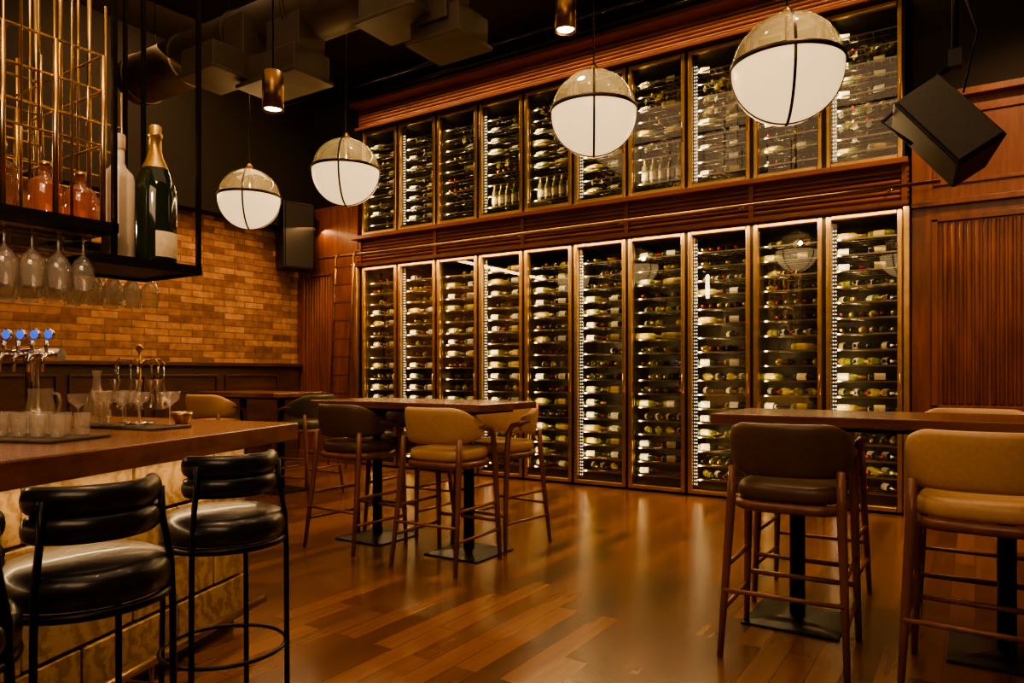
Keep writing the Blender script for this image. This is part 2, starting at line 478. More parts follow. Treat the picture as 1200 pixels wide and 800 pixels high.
for tier, i, cx, z in cabs:
    n, H = (NL, LH) if tier == 'L' else (NU, UH)
    st = (H-.22)/n
    for s in range(n):
        zz = z+.14+st*s
        if tier == 'U' and i in (3, 5, 6) and s < 3:
            if s == 0:
                for k in range(5):
                    places.append((stand_me, "olive wine bottle standing upright", Vector((cx-.2+.1*k, YN+.17, zz+.006)), (0,0,random.uniform(-.4,.4)), 'S'))
            continue
        x = cx-.145 if i % 2 == 0 else cx-.155
        q = random.random()
        if q < .22:
            for k in range(6):
                if random.random() < .15: continue
                v = random.randrange(7)
                places.append((variants[v], vlabels[v], Vector((cx-.21+.088*k, YN+.27, zz+.044)), (random.uniform(-.4,.4), 0, -pi/2), 'N'))
        elif q < .50:
            for k in range(4):
                if random.random() < .12: continue
                v = random.randrange(7)
                places.append((variants[v], vlabels[v], Vector((cx-.175+.125*k, YN+.25, zz+.044)), (random.uniform(-.3,.3), 0, -pi/2+.62), 'D'))
        else:
            for k, xx in enumerate((x, x+.31)):
                if random.random() < .08: continue
                v = random.randrange(7)
                yaw = random.uniform(-.32, .32)
                places.append((variants[v], vlabels[v], Vector((xx, YN+.18, zz+.044)), (random.uniform(-.3,.3), 0, yaw), 'H'))
places.sort(key=lambda p: p[2].length)
acc = {}
for n, (me, lab, loc, rot, kind) in enumerate(places):
    if n < 300:
        o = bpy.data.objects.new("wine_bottle", me); COL.objects.link(o)
        o.location = loc; o.rotation_euler = rot
        tag(o, lab+" on rack", "bottle", "wine bottles in the cabinets")
    else:
        acc.setdefault(me.name, (me, []))[1].append(Matrix.LocRotScale(loc, Euler(rot), None))
V, F, MI, mats = [], [], [], []
for me, ms in acc.values():
    vs = [v.co.copy() for v in me.vertices]; fs = [tuple(p.vertices) for p in me.polygons]; mis = [p.material_index for p in me.polygons]
    base_m = len(mats); mats += list(me.materials)
    for m in ms:
        b0 = len(V); V += [m @ v for v in vs]; F += [tuple(a+b0 for a in f) for f in fs]; MI += [a+base_m for a in mis]
me = bpy.data.meshes.new("wine_bottles_rest"); me.from_pydata(V, [], F)
for m in mats: me.materials.append(m)
for p, a in zip(me.polygons, MI): p.material_index = a; p.use_smooth = True
o = bpy.data.objects.new("wine_bottles", me); COL.objects.link(o); o["kind"] = "stuff"
tag(o, "hundreds of assorted wine bottles on the cabinet racks", "bottle")

# ------------------------------------------------------------------ rails and ladder
def rail(z, name):
    bm = bmesh.new()
    tube(bm, [(-7.9, 7.14, z), (-.25, 7.14, z)], .017, 10)
    mr = thing(name, "long brass ladder rail on brackets along the wine cabinets", "rail", (-4, 7.14, z))
    o = mk("tube", bm, M['brass'], mr); o.location = (4, -7.14, -z)
    for k in range(6):
        bm = bmesh.new(); x = -7.3+k*1.33
        tube(bm, [(x, 7.345, z+.02), (x, 7.22, z+.02), (x, 7.14, z)], .009, 8)
        lathe(bm, [(0, 0), (.03, 0), (.03, .012), (0, .012)], 14, c=(x, 7.336, z+.02), axis='Y')
        b = mk("bracket", bm, M['brass'], mr); b.location = (4, -7.14, -z)
rail(2.93, "ladder_rail")
lad = thing("rolling_ladder", "brass library ladder hooked on the rail by the wood panelling", "ladder", (-7.36, 6.98, 0))
for s in (-1, 1):
    bm = bmesh.new(); tube(bm, [(s*.17, -.02, 0), (s*.17, .12, 2.90), (s*.17, .16, 2.965), (s*.17, .20, 2.93)], .015, 8)
    mk("side_rail", bm, M['housing'], lad)
for k in range(11):
    t = (k+1)/11.5; bm = bmesh.new()
    box(bm, (0, -.02+.14*t, 2.9*t), (.33, .06, .018)); mk("rung", bm, M['housing'], lad)

# ------------------------------------------------------------------ tables
def build_table(L, Wd, bases, label):
    t = thing("high_table", label, "table")
    bm = bmesh.new(); box(bm, (0, 0, 1.055), (L, Wd, .05)); mk("table_top", bm, M['tablew'], t, bevel=.006)
    bm = bmesh.new(); box(bm, (0, 0, 1.017), (L-.25, Wd-.25, .025)); mk("sub_frame", bm, M['bsteel'], t)
    for x in bases:
        bm = bmesh.new(); tube(bm, [(x, 0, .02), (x, 0, 1.01)], .038, 20); mk("column", bm, M['bsteel'], t)
        bm = bmesh.new()
        cs = ((-1,-1),(1,-1),(1,1),(-1,1))
        vb = [bm.verts.new((x+a*.23, b*.23, 0)) for a, b in cs]
        vm = [bm.verts.new((x+a*.23, b*.23, .012)) for a, b in cs]
        vt = [bm.verts.new((x+a*.06, b*.06, .035)) for a, b in cs]
        bm.faces.new(vb); bm.faces.new(vt)
        for q, w2 in ((vb, vm), (vm, vt)):
            for k in range(4): bm.faces.new((q[k], q[(k+1)%4], w2[(k+1)%4], w2[k]))
        mk("foot_plate", bm, M['bsteel'], t, bevel=.003)
    return t
t = build_table(1.60, .72, (-.44, .45), "high dark wood table on two black pedestals between leather chairs"); t.location = (-3.50, 4.15, 0)
t = build_table(1.60, .70, (-.45, .45), "high dark wood table on two black pedestals near the wine cabinets"); t.location = (-.33, 3.95, 0)
t = build_table(1.3, .72, (-.33, .33), "high wood table on black pedestals near the brick wall"); t.location = (-6.75, 5.25, 0)

# ------------------------------------------------------------------ leather bar chairs
def sup(a, n):
    c, s = math.cos(a), math.sin(a)
    return (math.copysign(abs(c)**(2/n), c), math.copysign(abs(s)**(2/n), s))
def build_chair(leather):
    root = thing("bar_chair", "bar chair", "chair")
    bm = bmesh.new(); seg = 36; rings = []
    for sc, z in ((.0, .705), (.86, .705), (.96, .712), (1.0, .73), (1.0, .757), (.97, .775), (.90, .786), (.6, .792), (.0, .794)):
        rings.append([bm.verts.new((.228*sc*sup(2*pi*k/seg, 3.6)[0], .225*sc*sup(2*pi*k/seg, 3.6)[1]+.01, z)) for k in range(seg)])
    for i in range(len(rings)-1):
        for k in range(seg): bm.faces.new((rings[i][k], rings[i][(k+1)%seg], rings[i+1][(k+1)%seg], rings[i+1][k])).smooth = True
    bmesh.ops.remove_doubles(bm, verts=bm.verts, dist=1e-5)
    mk("seat", bm, leather, root, smooth=True)
    bm = bmesh.new()
    pts = []
    for k in range(28):
        a = sup(2*pi*k/28, 4); pts.append((.222*a[0], .215*a[1]+.01, .682))
    tube(bm, pts, .02, 8, True, sq=1.2)
    mk("seat_rail", bm, M['walnut'], root)
    bm = bmesh.new(); rings = []; N = 40
    for i in range(N+1):
        t = -1+2*i/N; a = t*math.radians(98)
        s, c = math.sin(a), math.cos(a)
        px = .235*math.copysign(abs(s)**.78, s); py = -.225*math.copysign(abs(c)**.78, c)
        nx, ny = s, -c
        u = abs(t)
        zt = 1.062-.105*max(0, (u-.35)/.65)**1.6; zb = .822+.03*max(0, (u-.5)/.5)**2
        if u > .93: e = (u-.93)/.07; zt -= .04*e*e; zb += .025*e*e
        th = .026*(1-.35*max(0, (u-.9)/.1))
        ring = []
        for k in range(16):
            q = sup(2*pi*k/16, 3.2)
            z = (zt+zb)/2+(zt-zb)/2*q[1]
            lean = .042*(z-.82)/.25*(1-.6*u)
            ring.append(bm.verts.new((px+nx*(q[0]*th+lean), py+ny*(q[0]*th+lean), z)))
        rings.append(ring)
    for i in range(N):
        for k in range(16): bm.faces.new((rings[i][k], rings[i][(k+1)%16], rings[i+1][(k+1)%16], rings[i+1][k])).smooth = True
    bm.faces.new(rings[0]); bm.faces.new(rings[-1])
    mk("backrest", bm, leather, root, smooth=True)
    for sx in (-1, 1):
        bm = bmesh.new()
        tube(bm, [(sx*.262, -.285, 0), (sx*.245, -.235, .40), (sx*.232, -.205, .70), (sx*.228, -.195, .86)], [.013, .018, .021, .017], 10)
        mk("leg", bm, M['walnut'], root)
        bm = bmesh.new()
        tube(bm, [(sx*.262, .245, 0), (sx*.250, .222, .40), (sx*.244, .205, .70), (sx*.243, .185, .86), (sx*.246, .150, .905), (sx*.255, .06, .925), (sx*.258, -.03, .93)],
             [.013, .018, .021, .019, .019, .017, .014], 10)
        mk("leg", bm, M['walnut'], root)
        bm = bmesh.new()
        tube(bm, [(sx*.255, -.262, .21), (sx*.256, .235, .21)], .011, 8)
        mk("stretcher", bm, M['walnut'], root)
        bm = bmesh.new()
        tube(bm, [(sx*.247, -.24, .40), (sx*.25, .222, .40)], .011, 8)
        mk("stretcher", bm, M['walnut'], root)
    bm = bmesh.new(); tube(bm, [(-.25, .235, .27), (.25, .235, .27)], .013, 8); mk("foot_rest", bm, M['walnut'], root)
    bm = bmesh.new(); tube(bm, [(-.25, -.26, .30), (.25, -.26, .30)], .011, 8); mk("stretcher", bm, M['walnut'], root)
    return root
ctan = build_chair(M['tan'])
swapb = {M['tan']: M['brown']}; swapg = {M['tan']: M['green']}
ctan.location = (-3.01, 3.86, 0); ctan.rotation_euler = (0,0,.03)
ctan["label"] = "tan leather bar chair with wooden legs drawn up to the table"
G1 = "leather bar chairs around the high tables"; ctan["group"] = G1
dup(ctan, (-3.90, 3.90, 0), -.05, "dark brown leather bar chair with wooden legs at the table", G1, swapb)
dup(ctan, (-3.02, 4.50, 0), pi-.12, "tan leather bar chair facing its table, back to the cabinets", G1)
dup(ctan, (-3.90, 4.48, 0), pi+.05, "dark brown leather bar chair with its back to the cabinets", G1, swapb)
dup(ctan, (-.72, 3.53, 0), .04, "dark brown leather bar chair with wooden legs, beside a tan one", G1, swapb)
dup(ctan, (.02, 3.50, 0), -.03, "tan leather bar chair with wooden legs beside the dark one", G1)
g = dup(ctan, (.0, 4.36, 0), pi, "tan leather bar chair tucked under table, back to the cabinets", G1); g.scale = (1, 1, 1.03)
dup(ctan, (-.78, 4.36, 0), pi, "dark brown leather bar chair tucked under the table", G1, swapb)
dup(ctan, (-6.95, 4.80, 0), .2, "tan leather bar chair near the brick wall", G1)
dup(ctan, (-6.02, 5.25, 0), pi/2+.1, "dark green leather bar chair near the brick wall", G1, swapg)

# ------------------------------------------------------------------ black bar stools
def build_stool():
    root = thing("bar_stool", "black leather bar stool on thin black steel legs", "stool")
    bm = bmesh.new()
    lathe(bm, [(0, .66), (.205, .66), (.224, .67), (.228, .70), (.225, .73), (.21, .75), (.18, .763), (.1, .771), (0, .773)], 48)
    mk("seat", bm, M['bleather'], root, smooth=True)
    bm = bmesh.new(); tube(bm, [(.216*math.cos(2*pi*k/40), .216*math.sin(2*pi*k/40), .648) for k in range(40)], .014, 8, True)
    mk("seat_ring", bm, M['bsteel'], root)
    for nm, z in (("backrest", .945), ("backrest", .868)):
        bm = bmesh.new(); N = 36; pts = []; rr = []
        for i in range(N+1):
            t = -1+2*i/N; a = t*math.radians(78)
            pts.append((.172*math.sin(a), -.172*math.cos(a), z))
            e = 1-abs(t); rr.append(.027*min(1, math.sqrt(max(.02, 1-(1-min(1, e/.10))**2))))
        tube(bm, pts, rr, 16, sq=1.48)
        mk(nm, bm, M['bleather'], root, smooth=True)
    for a in (math.radians(-90-54), math.radians(-90+54)):
        bm = bmesh.new(); c, s = math.cos(a), math.sin(a)
        tube(bm, [(.232*c, .232*s, 0), (.228*c, .228*s, .60), (.222*c, .222*s, .74), (.200*c, .200*s, .86), (.197*c, .197*s, .95)], .0105, 8)
        mk("leg", bm, M['bsteel'], root)
    for a in (math.radians(90-48), math.radians(90+48)):
        bm = bmesh.new(); c, s = math.cos(a), math.sin(a)
        tube(bm, [(.232*c, .232*s, 0), (.222*c, .222*s, .655)], .0105, 8)
        mk("leg", bm, M['bsteel'], root)
    bm = bmesh.new(); tube(bm, [(.226*math.cos(2*pi*k/40), .226*math.sin(2*pi*k/40), .24) for k in range(40)], .008, 8, True)
    mk("foot_ring", bm, M['bsteel'], root)
    return root
fa = math.atan2(.61, -.79)-pi/2
st = build_stool(); st.location = (-2.14, 1.06, 0); st.rotation_euler = (0,0,fa+.62)
st["group"] = "black bar stools along the bar"
dup(st, (-2.42, 1.71, 0), fa+.50)
dup(st, (-1.94, .57, 0), fa+.42)

# ------------------------------------------------------------------ bar counter
u = Vector((.354, -.935, 0)); nrm = Vector((.935, .354, 0))
A = Vector((-3.04, 2.60, 0)); B = A+u*3.3; E = Vector((-6.3, 2.06, 0)); Dd = Vector((-5.6, -1.2, 0))
bar = thing("bar_counter", "wooden bar counter faced with grained amber stone blocks", "bar counter", A)
def slab(bm, poly, z0, z1):
    a = [bm.verts.new((p.x, p.y, z0)) for p in poly]; b = [bm.verts.new((p.x, p.y, z1)) for p in poly]
    bm.faces.new(a[::-1]); bm.faces.new(b); n = len(poly)
    for k in range(n): bm.faces.new((a[k], a[(k+1)%n], b[(k+1)%n], b[k]))
bm = bmesh.new(); slab(bm, [A, E, Dd, B], .93, 1.02)
o = mk("countertop", bm, M['barw'], bar, bevel=.006); o.location = -A
A2 = A+u*.22-nrm*.20
bm = bmesh.new(); slab(bm, [A2+u*.02-nrm*.03, E+Vector((.2,-.25,0)), Dd+Vector((.2,.2,0)), B-nrm*.25-u*.1], 0, .93)
o = mk("carcass", bm, M['dkwood'], bar); o.location = -A
bm = bmesh.new()
rz = math.atan2(u.y, u.x)
ln = .52; rows = 4; rh = .215
for r in range(rows):
    off = 0 if r % 2 == 0 else -.26
    k = 0
    while True:
        s0 = max(0, off+k*ln); s1 = min(3.0, off+(k+1)*ln); k += 1
        if s0 >= 3.0: break
        if s1-s0 < .05: continue
        c = A2+u*((s0+s1)/2)-nrm*(.005-random.uniform(0, .012)); c.z = .06+rh*(r+.5)
        box(bm, c, (s1-s0-.012, .05, rh-.014), rz)
o = mk("stone_cladding", bm, M['onyx'], bar, bevel=.005); o.location = -A
bm = bmesh.new()
c0 = A2+nrm*.16; pts = [c0+u*.05+Vector((0,0,.16)), c0+u*2.9+Vector((0,0,.16))]
tube(bm, pts, .02, 12)
for k in range(5):
    p = c0+u*(.2+.65*k); tube(bm, [p+Vector((0,0,.16)), p+Vector((0,0,.07)), p-nrm*.14+Vector((0,0,.07))], .01, 8)
o = mk("foot_rail", bm, M['brass'], bar); o.location = -A

# ------------------------------------------------------------------ hanging rack above the bar
rk = thing("hanging_bar_rack", "blackened steel and brass rack hung over the bar", "rack", (-2.66, 1.42, 1.80))
def rmk(name, bm, mat, bevel=0):
    o = mk(name, bm, mat, rk, bevel=bevel); o.location = (2.66, -1.42, -1.80); return o
bm = bmesh.new()
box(bm, (-3.06, .56, 1.815), (.80, 1.72, .018)); box(bm, (-3.29, 1.65, 1.815), (.34, .50, .018))
for (a, b) in (((-2.66,-.3),(-2.66,1.42)), ((-3.46,-.3),(-3.46,1.90)), ((-2.66,1.42),(-3.12,1.42)), ((-3.12,1.42),(-3.12,1.90)), ((-3.12,1.90),(-3.46,1.90)), ((-2.66,-.3),(-3.46,-.3))):
    dx, dy = b[0]-a[0], b[1]-a[1]
    box(bm, ((a[0]+b[0])/2, (a[1]+b[1])/2, 1.815), (abs(dx)+.022, abs(dy)+.022, .036))
rmk("shelf", bm, M['bsteel'])
bm = bmesh.new()
box(bm, (-2.86, 1.56, 1.697), (.38, .40, .012))
for yy in (1.36, 1.76): box(bm, (-2.86, yy, 1.70), (.40, .02, .036))
for xx in (-2.66, -3.06): box(bm, (xx, 1.56, 1.70), (.02, .42, .036))
rmk("shelf", bm, M['bsteel'])
for (x, y, z0) in ((-2.66, 1.76, 1.69), (-3.06, 1.76, 1.69), (-2.66, 1.42, 1.69), (-3.46, 1.90, 1.8), (-2.66, -.3, 1.8), (-3.46, -.3, 1.8)):
    bm = bmesh.new(); box(bm, (x, y, (z0+ZC)/2), (.016, .016, ZC-z0)); rmk("post", bm, M['bsteel'])
random.seed(3)
bm = bmesh.new()
def cage(x, y0, y1, n):
    for k in range(n):
        yy = y0+(y1-y0)*k/(n-1)
        zb = random.choice((1.83, 1.83, 2.0, 2.12)); zt = random.choice((2.32, 2.45, 2.62, 3.0, 3.3))
        tube(bm, [(x, yy, zb), (x, yy, zt)], .0055 if k % 3 else .010, 7)
cage(-2.70, .75, 1.40, 13); cage(-2.88, .75, 1.40, 11); cage(-3.16, .75, 1.40, 15); cage(-3.42, .6, 1.86, 18)
for x, y1 in ((-2.70, 1.40), (-3.16, 1.40), (-3.42, 1.86)):
    for z in (2.12, 2.20, 2.32, 2.45): tube(bm, [(x, .2, z), (x, y1, z)], .005, 6)
for z in (2.12, 2.32, 2.45):
    for yy in (.8, 1.1, 1.40): tube(bm, [(-2.70, yy, z), (-3.42, yy, z)], .005, 6)
rmk("rod_cage", bm, M['brass'])
bm = bmesh.new()
rows_g = ((-2.72, 1.34), (-2.81, 1.31), (-2.90, 1.34), (-3.18, 1.86), (-3.27, 1.83), (-3.36, 1.86))
for xx, ye in rows_g:
    for s in (-.014, .014): tube(bm, [(xx+s, -.2, 1.785), (xx+s, ye+.04, 1.785)], .004, 6)
    for yy in (.0, ye+.02): tube(bm, [(xx-.014, yy, 1.785), (xx-.014, yy, 1.81)], .003, 6); tube(bm, [(xx+.014, yy, 1.785), (xx+.014, yy, 1.81)], .003, 6)
rmk("glass_hanger", bm, M['brass'])

# hung wine glasses (upside-down), single-wall
GP = [(0, 0), (.031, -.001), (.006, -.008), (.0045, -.02), (.0045, -.075), (.010, -.084), (.030, -.103), (.039, -.132), (.038, -.165), (.031, -.205)]
bm = bmesh.new(); lathe(bm, GP, 20)
tube(bm, [(.031*math.cos(2*pi*k/20), .031*math.sin(2*pi*k/20), -.205) for k in range(20)], .0016, 6, True)
g0 = mk("wine_glass", bm, M['glass'], smooth=True); g0.location = (-2.72, 1.34, 1.7895)
tag(g0, "clear stemmed wine glass hanging upside down from the rack", "glass", "wine glasses hung under the rack")
for xi, (xx, ye) in enumerate(rows_g):
    k = 0
    while ye-.084*k > .80:
        if not (xi == 0 and k == 0):
            n = g0.copy(); COL.objects.link(n); n.location = (xx, ye-.084*k, 1.7895)
            s = random.choice((.94, 1, 1)); n.scale = (s, s, random.choice((.94, 1, 1)))
        k += 1

# bottles on the rack
bm = bmesh.new()
lathe(bm, [(0, 0), (.07, 0), (.079, .01), (.08, .04), (.08, .28), (.074, .33), (.05, .39), (.028, .44), (.022, .47), (.021, .555), (0, .56)], 40)
ch = thing("champagne_bottle", "large dark green champagne bottle, cream label, gold foil neck", "bottle", (-2.80, 1.66, 1.718))
mk("bottle_body", bm, M['champ'], ch, smooth=True)
bm = bmesh.new(); lathe(bm, [(.0805, .03), (.0812, .032), (.0812, .13), (.0805, .132)], 60)
for f in list(bm.faces):
    c = f.calc_center_median(); a = math.degrees(math.atan2(c.y, c.x))
    if not (-32 < a < 55): bm.faces.remove(f)
mk("paper_label", bm, M['cream'], ch)
bm = bmesh.new(); lathe(bm, [(.0505, .393), (.029, .445), (.024, .47), (.023, .52), (.027, .523), (.027, .535), (.023, .54), (.0235, .566), (.015, .572), (0, .573)], 24)
mk("foil", bm, M['goldfoil'], ch, smooth=True)
fb = thing("frosted_spirit_bottle", "tall frosted pale glass spirit bottle beside the champagne bottle", "bottle", (-2.79, 1.505, 1.718))
bm = bmesh.new(); lathe(bm, [(0, 0), (.052, 0), (.058, .008), (.058, .31), (.052, .335), (.03, .36), (.022, .38), (.022, .43), (0, .43)], 32)
mk("bottle_body", bm, M['frost'], fb, smooth=True)
bm = bmesh.new(); lathe(bm, [(0, .43), (.024, .43), (.025, .435), (.025, .485), (.022, .49), (0, .49)], 24); mk("cap", bm, M['cream'], fb, smooth=True)
def decanter(loc, glass, label, h=.2, w=.04):
    r = thing("liquor_bottle", label, "bottle", loc, group="liquor bottles on the rack shelf")
    bm = bmesh.new(); lathe(bm, [(0, 0), (w*.95, 0), (w, .006), (w, h*.55), (w*.9, h*.66), (w*.35, h*.74), (w*.3, h*.86), (w*.38, h*.87), (w*.38, h*.9)], 24)
    mk("bottle_body", bm, glass, r, smooth=True)
    bm = bmesh.new(); lathe(bm, [(0, h*.9), (w*.3, h*.9), (w*.42, h*.95), (w*.35, h), (0, h*1.01)], 16); mk("stopper", bm, M['brass'], r, smooth=True)
for k, (y, g, h) in enumerate(((1.36, 'pinkg', .19), (1.24, 'pinkg', .20), (1.10, 'spirit', .24), (.96, 'pinkg', .2))):
    decanter((-2.78, y, 1.834), M[g], ("squat pink glass liquor bottle with brass stopper" if g == 'pinkg' else "amber glass liquor bottle with brass stopper"), h, .052)

# ------------------------------------------------------------------ bar-top objects
ZB = 1.021
tp = thing("beer_tap_tower", "chrome draught beer tower with blue-lit badges on the bar", "beer tap", (-4.59, 1.98, ZB), .5)
bm = bmesh.new(); lathe(bm, [(0, 0), (.09, 0), (.09, .015), (.05, .03), (.038, .06), (.035, .30), (.045, .33), (.045, .36), (0, .365)], 28); mk("column", bm, M['chrome'], tp, smooth=True)
bm = bmesh.new(); tube(bm, [(-.24, 0, .37), (.18, 0, .37)], .036, 18); mk("manifold", bm, M['chrome'], tp)
for k in range(5):
    x = -.2+.085*k
    bm = bmesh.new(); tube(bm, [(x, 0, .37), (x, -.08, .37), (x, -.10, .35), (x, -.105, .27)], [.012, .012, .011, .009], 10); mk("spout", bm, M['chrome'], tp)
    bm = bmesh.new(); tube(bm, [(x, -.07, .38), (x, -.075, .45)], [.008, .014], 10); mk("tap_handle", bm, M['chrome'], tp)
    bm = bmesh.new(); lathe(bm, [(.026, -.009), (.032, -.006), (.033, 0), (.032, .006), (.026, .009)], 24, c=(x, -.05, .485), axis='Y'); mk("badge_rim", bm, M['chrome'], tp, smooth=True)
    bm = bmesh.new(); lathe(bm, [(0, -.008), (.026, -.008), (.027, 0), (.026, .008), (0, .008)], 24, c=(x, -.05, .485), axis='Y'); mk("badge", bm, M['blue'], tp)
jg = thing("glass_jug", "clear glass mixing jug with handle standing on the bar", "jug", (-4.22, 1.86, ZB), .6)
bm = bmesh.new(); lathe(bm, [(.0, .0), (.06, 0), (.068, .01), (.07, .08), (.058, .14), (.062, .18)], 28); mk("vessel", bm, M['glass'], jg, smooth=True)
bm = bmesh.new(); tube(bm, [(.058, 0, .16), (.095, 0, .15), (.105, 0, .11), (.095, 0, .06), (.066, 0, .045)], .008, 10); mk("handle", bm, M['glass'], jg, smooth=True)
sh = thing("cocktail_shaker_tin", "brushed steel shaker tin standing on the bar", "shaker", (-4.05, 2.10, ZB))
bm = bmesh.new(); lathe(bm, [(0, 0), (.036, 0), (.038, .006), (.047, .16), (.049, .163), (.047, .166), (.044, .162), (.035, .012), (0, .01)], 28); mk("cup", bm, M['chrome'], sh, smooth=True)
bm = bmesh.new(); lathe(bm, [(.0385, .02), (.041, .022), (.042, .03), (.0395, .034)], 28); mk("base_band", bm, M['brass'], sh, smooth=True)
bm = bmesh.new(); box(bm, (0, 0, .006), (.50, .22, .012)); o = mk("bar_mat", bm, M['rubber'], bevel=.004); o.location = (-3.42, 1.93, ZB); o.rotation_euler = (0,0,.15)
tag(o, "brown rubber bar mat under the cocktail tools", "mat")
bm = bmesh.new(); box(bm, (0, 0, .006), (.46, .30, .012)); o = mk("bar_mat", bm, M['rubber'], bevel=.004); o.location = (-3.16, 1.37, ZB); o.rotation_euler = (0,0,.35)
tag(o, "brown rubber bar mat under the small glasses", "mat")
ts = thing("cocktail_tool_stand", "branched brass and chrome stand with hanging bar tools", "bar tools", (-3.46, 1.97, ZB+.012))
bm = bmesh.new(); lathe(bm, [(0, 0), (.06, 0), (.06, .008), (.012, .014), (0, .014)], 24); mk("base", bm, M['chrome'], ts, smooth=True)
bm = bmesh.new(); tube(bm, [(0, 0, .01), (0, 0, .36)], .007, 10); lathe(bm, [(0, .355), (.014, .362), (.018, .375), (.012, .39), (0, .395)], 16); mk("stem", bm, M['brass'], ts)
for k in range(7):
    a = 2*pi*k/7+.3; c, s = math.cos(a), math.sin(a)
    bm = bmesh.new(); tube(bm, [(0, 0, .28), (.04*c, .04*s, .315), (.09*c, .09*s, .32), (.115*c, .115*s, .295), (.105*c, .105*s, .275)], .0045, 8); mk("hook", bm, M['brass'], ts)
    bm = bmesh.new(); cc = (.11*c, .11*s, 0)
    if k % 2:
        tube(bm, [(cc[0], cc[1], .29), (cc[0], cc[1], .13)], .004, 7)
        lathe(bm, [(0, .07), (.02, .078), (.027, .10), (.02, .122), (0, .135)], 14, c=cc)
        nm = "bar_spoon"
    else:
        tube(bm, [(cc[0], cc[1], .29), (cc[0], cc[1], .20)], .004, 7)
        lathe(bm, [(.026, .22), (.007, .155), (.029, .075), (.027, .075), (.004, .155), (.024, .22)], 16, c=cc)
        nm = "jigger"
    mk(nm, bm, M['chrome'], ts, smooth=True)
def small(name, prof, pos, label, cat, group, mat='glass'):
    bm = bmesh.new(); lathe(bm, prof, 20)
    r, z = prof[-1]
    tube(bm, [(r*math.cos(2*pi*k/20), r*math.sin(2*pi*k/20), z) for k in range(20)], .0016, 6, True)
    m0 = mk(name, bm, M[mat], smooth=True); m0.location = pos[0]; tag(m0, label, cat, group)
    for p in pos[1:]:
        n = m0.copy(); COL.objects.link(n); n.location = p
COUP = [(0, .001), (.034, .002), (.005, .008), (.004, .02), (.004, .09), (.012, .10), (.042, .125), (.048, .16)]
small("coupe_glass", COUP, [(-3.62, 1.87, ZB+.0125), (-3.29, 1.87, ZB+.0125), (-3.25, 2.0, ZB+.0125), (-3.64, 2.0, ZB+.0125), (-3.51, 1.84, ZB+.0125), (-3.39, 1.85, ZB+.0125), (-3.66, 1.78, ZB)], "clear coupe glass standing on the bar mat", "glass", "coupe glasses on the bar")
TUM = [(0, .001), (.024, .002), (.026, .006), (.030, .09)]
TP = []
for r in range(2):
    for k in range(5):
        p = Vector((-3.16, 1.37, 0))+Matrix.Rotation(.35, 3, 'Z') @ Vector((-.18+.09*k, -.07+.12*r, 0))
        TP.append((p.x, p.y, ZB+.0125))
small("shot_glass", TUM, TP, "small clear tumbler on the bar mat", "glass", "small tumblers on the bar")
CAR = [(0, .001), (.05, .002), (.062, .012), (.064, .07), (.05, .13), (.02, .19), (.017, .25), (.024, .275)]
small("glass_carafe", CAR, [(-3.86, 1.97, ZB), (-4.42, 1.62, ZB)], "clear glass carafe with narrow neck on the bar", "carafe", "glass carafes on the bar")
bm = bmesh.new(); lathe(bm, [(0, 0), (.03, 0), (.032, .005), (.05, .035), (.055, .06), (.052, .06), (.045, .035), (.0, .01)], 28)
o = mk("brass_bowl", bm, M['brass'], smooth=True); o.location = (-3.50, 2.22, ZB); tag(o, "small round brass bowl on the bar", "bowl")

# ------------------------------------------------------------------ globe lamps
def build_globe(R=.275):
    root = thing("globe_pendant", "large glass globe pendant, opal below, clear above, bronze straps", "lamp", group="globe pendant lamps")
    def arc(a0, a1, n=20, r=R): return [(max(0, r*math.cos(math.radians(a0+(a1-a0)*k/n))), r*math.sin(math.radians(a0+(a1-a0)*k/n))) for k in range(n+1)]
    bm = bmesh.new(); lathe(bm, arc(-90, 4), 48); mk("opal_shade", bm, M['opal'], root, smooth=True)
    bm = bmesh.new(); lathe(bm, arc(4.3, 90), 48); mk("clear_shade", bm, M['amberg'], root, smooth=True)
    bm = bmesh.new(); lathe(bm, [(.03, R*.10), (R*.6, R*.085), (R*.985, R*.05)], 40); mk("diffuser", bm, M['cream'], root, smooth=True)
    bm = bmesh.new(); lathe(bm, [(R+.001, .010), (R+.008, .010), (R+.008, .032), (R-.001, .032)], 64); mk("equator_band", bm, M['strap'], root)
    for a in (0, pi/2):
        bm = bmesh.new(); vs = []
        N = 64
        for k in range(N):
            t = 2*pi*k/N
            d = Vector((math.cos(t)*math.cos(a), math.cos(t)*math.sin(a), math.sin(t))); s = Vector((-math.sin(a), math.cos(a), 0))*.007
            vs.append([bm.verts.new(d*(R+.001)-s), bm.verts.new(d*(R+.006)-s), bm.verts.new(d*(R+.006)+s), bm.verts.new(d*(R+.001)+s)])
        for k in range(N):
            for j in range(4): bm.faces.new((vs[k][j], vs[k][(j+1)%4], vs[(k+1)%N][(j+1)%4], vs[(k+1)%N][j]))
        mk("meridian_band", bm, M['strap'], root)
    bm = bmesh.new(); lathe(bm, [(.0, R), (.03, R), (.03, R+.02), (.012, R+.05), (0, R+.05)], 20); tube(bm, [(0, 0, R*.1), (0, 0, R)], .009, 10); mk("cap", bm, M['housing'], root)
    return root
gl = build_globe()
gpos = [(-.815, 3.87, 2.845), (-2.09, 4.215, 2.975), (-4.39, 4.25, 2.955), (-5.60, 4.22, 2.885)]
globes = []
for k, p in enumerate(gpos):
    if k == 0: gl.location = p; gl.rotation_euler = (0,0,.35); g = gl
    else: g = dup(gl, p, .35+.12*k)
    globes.append(g)
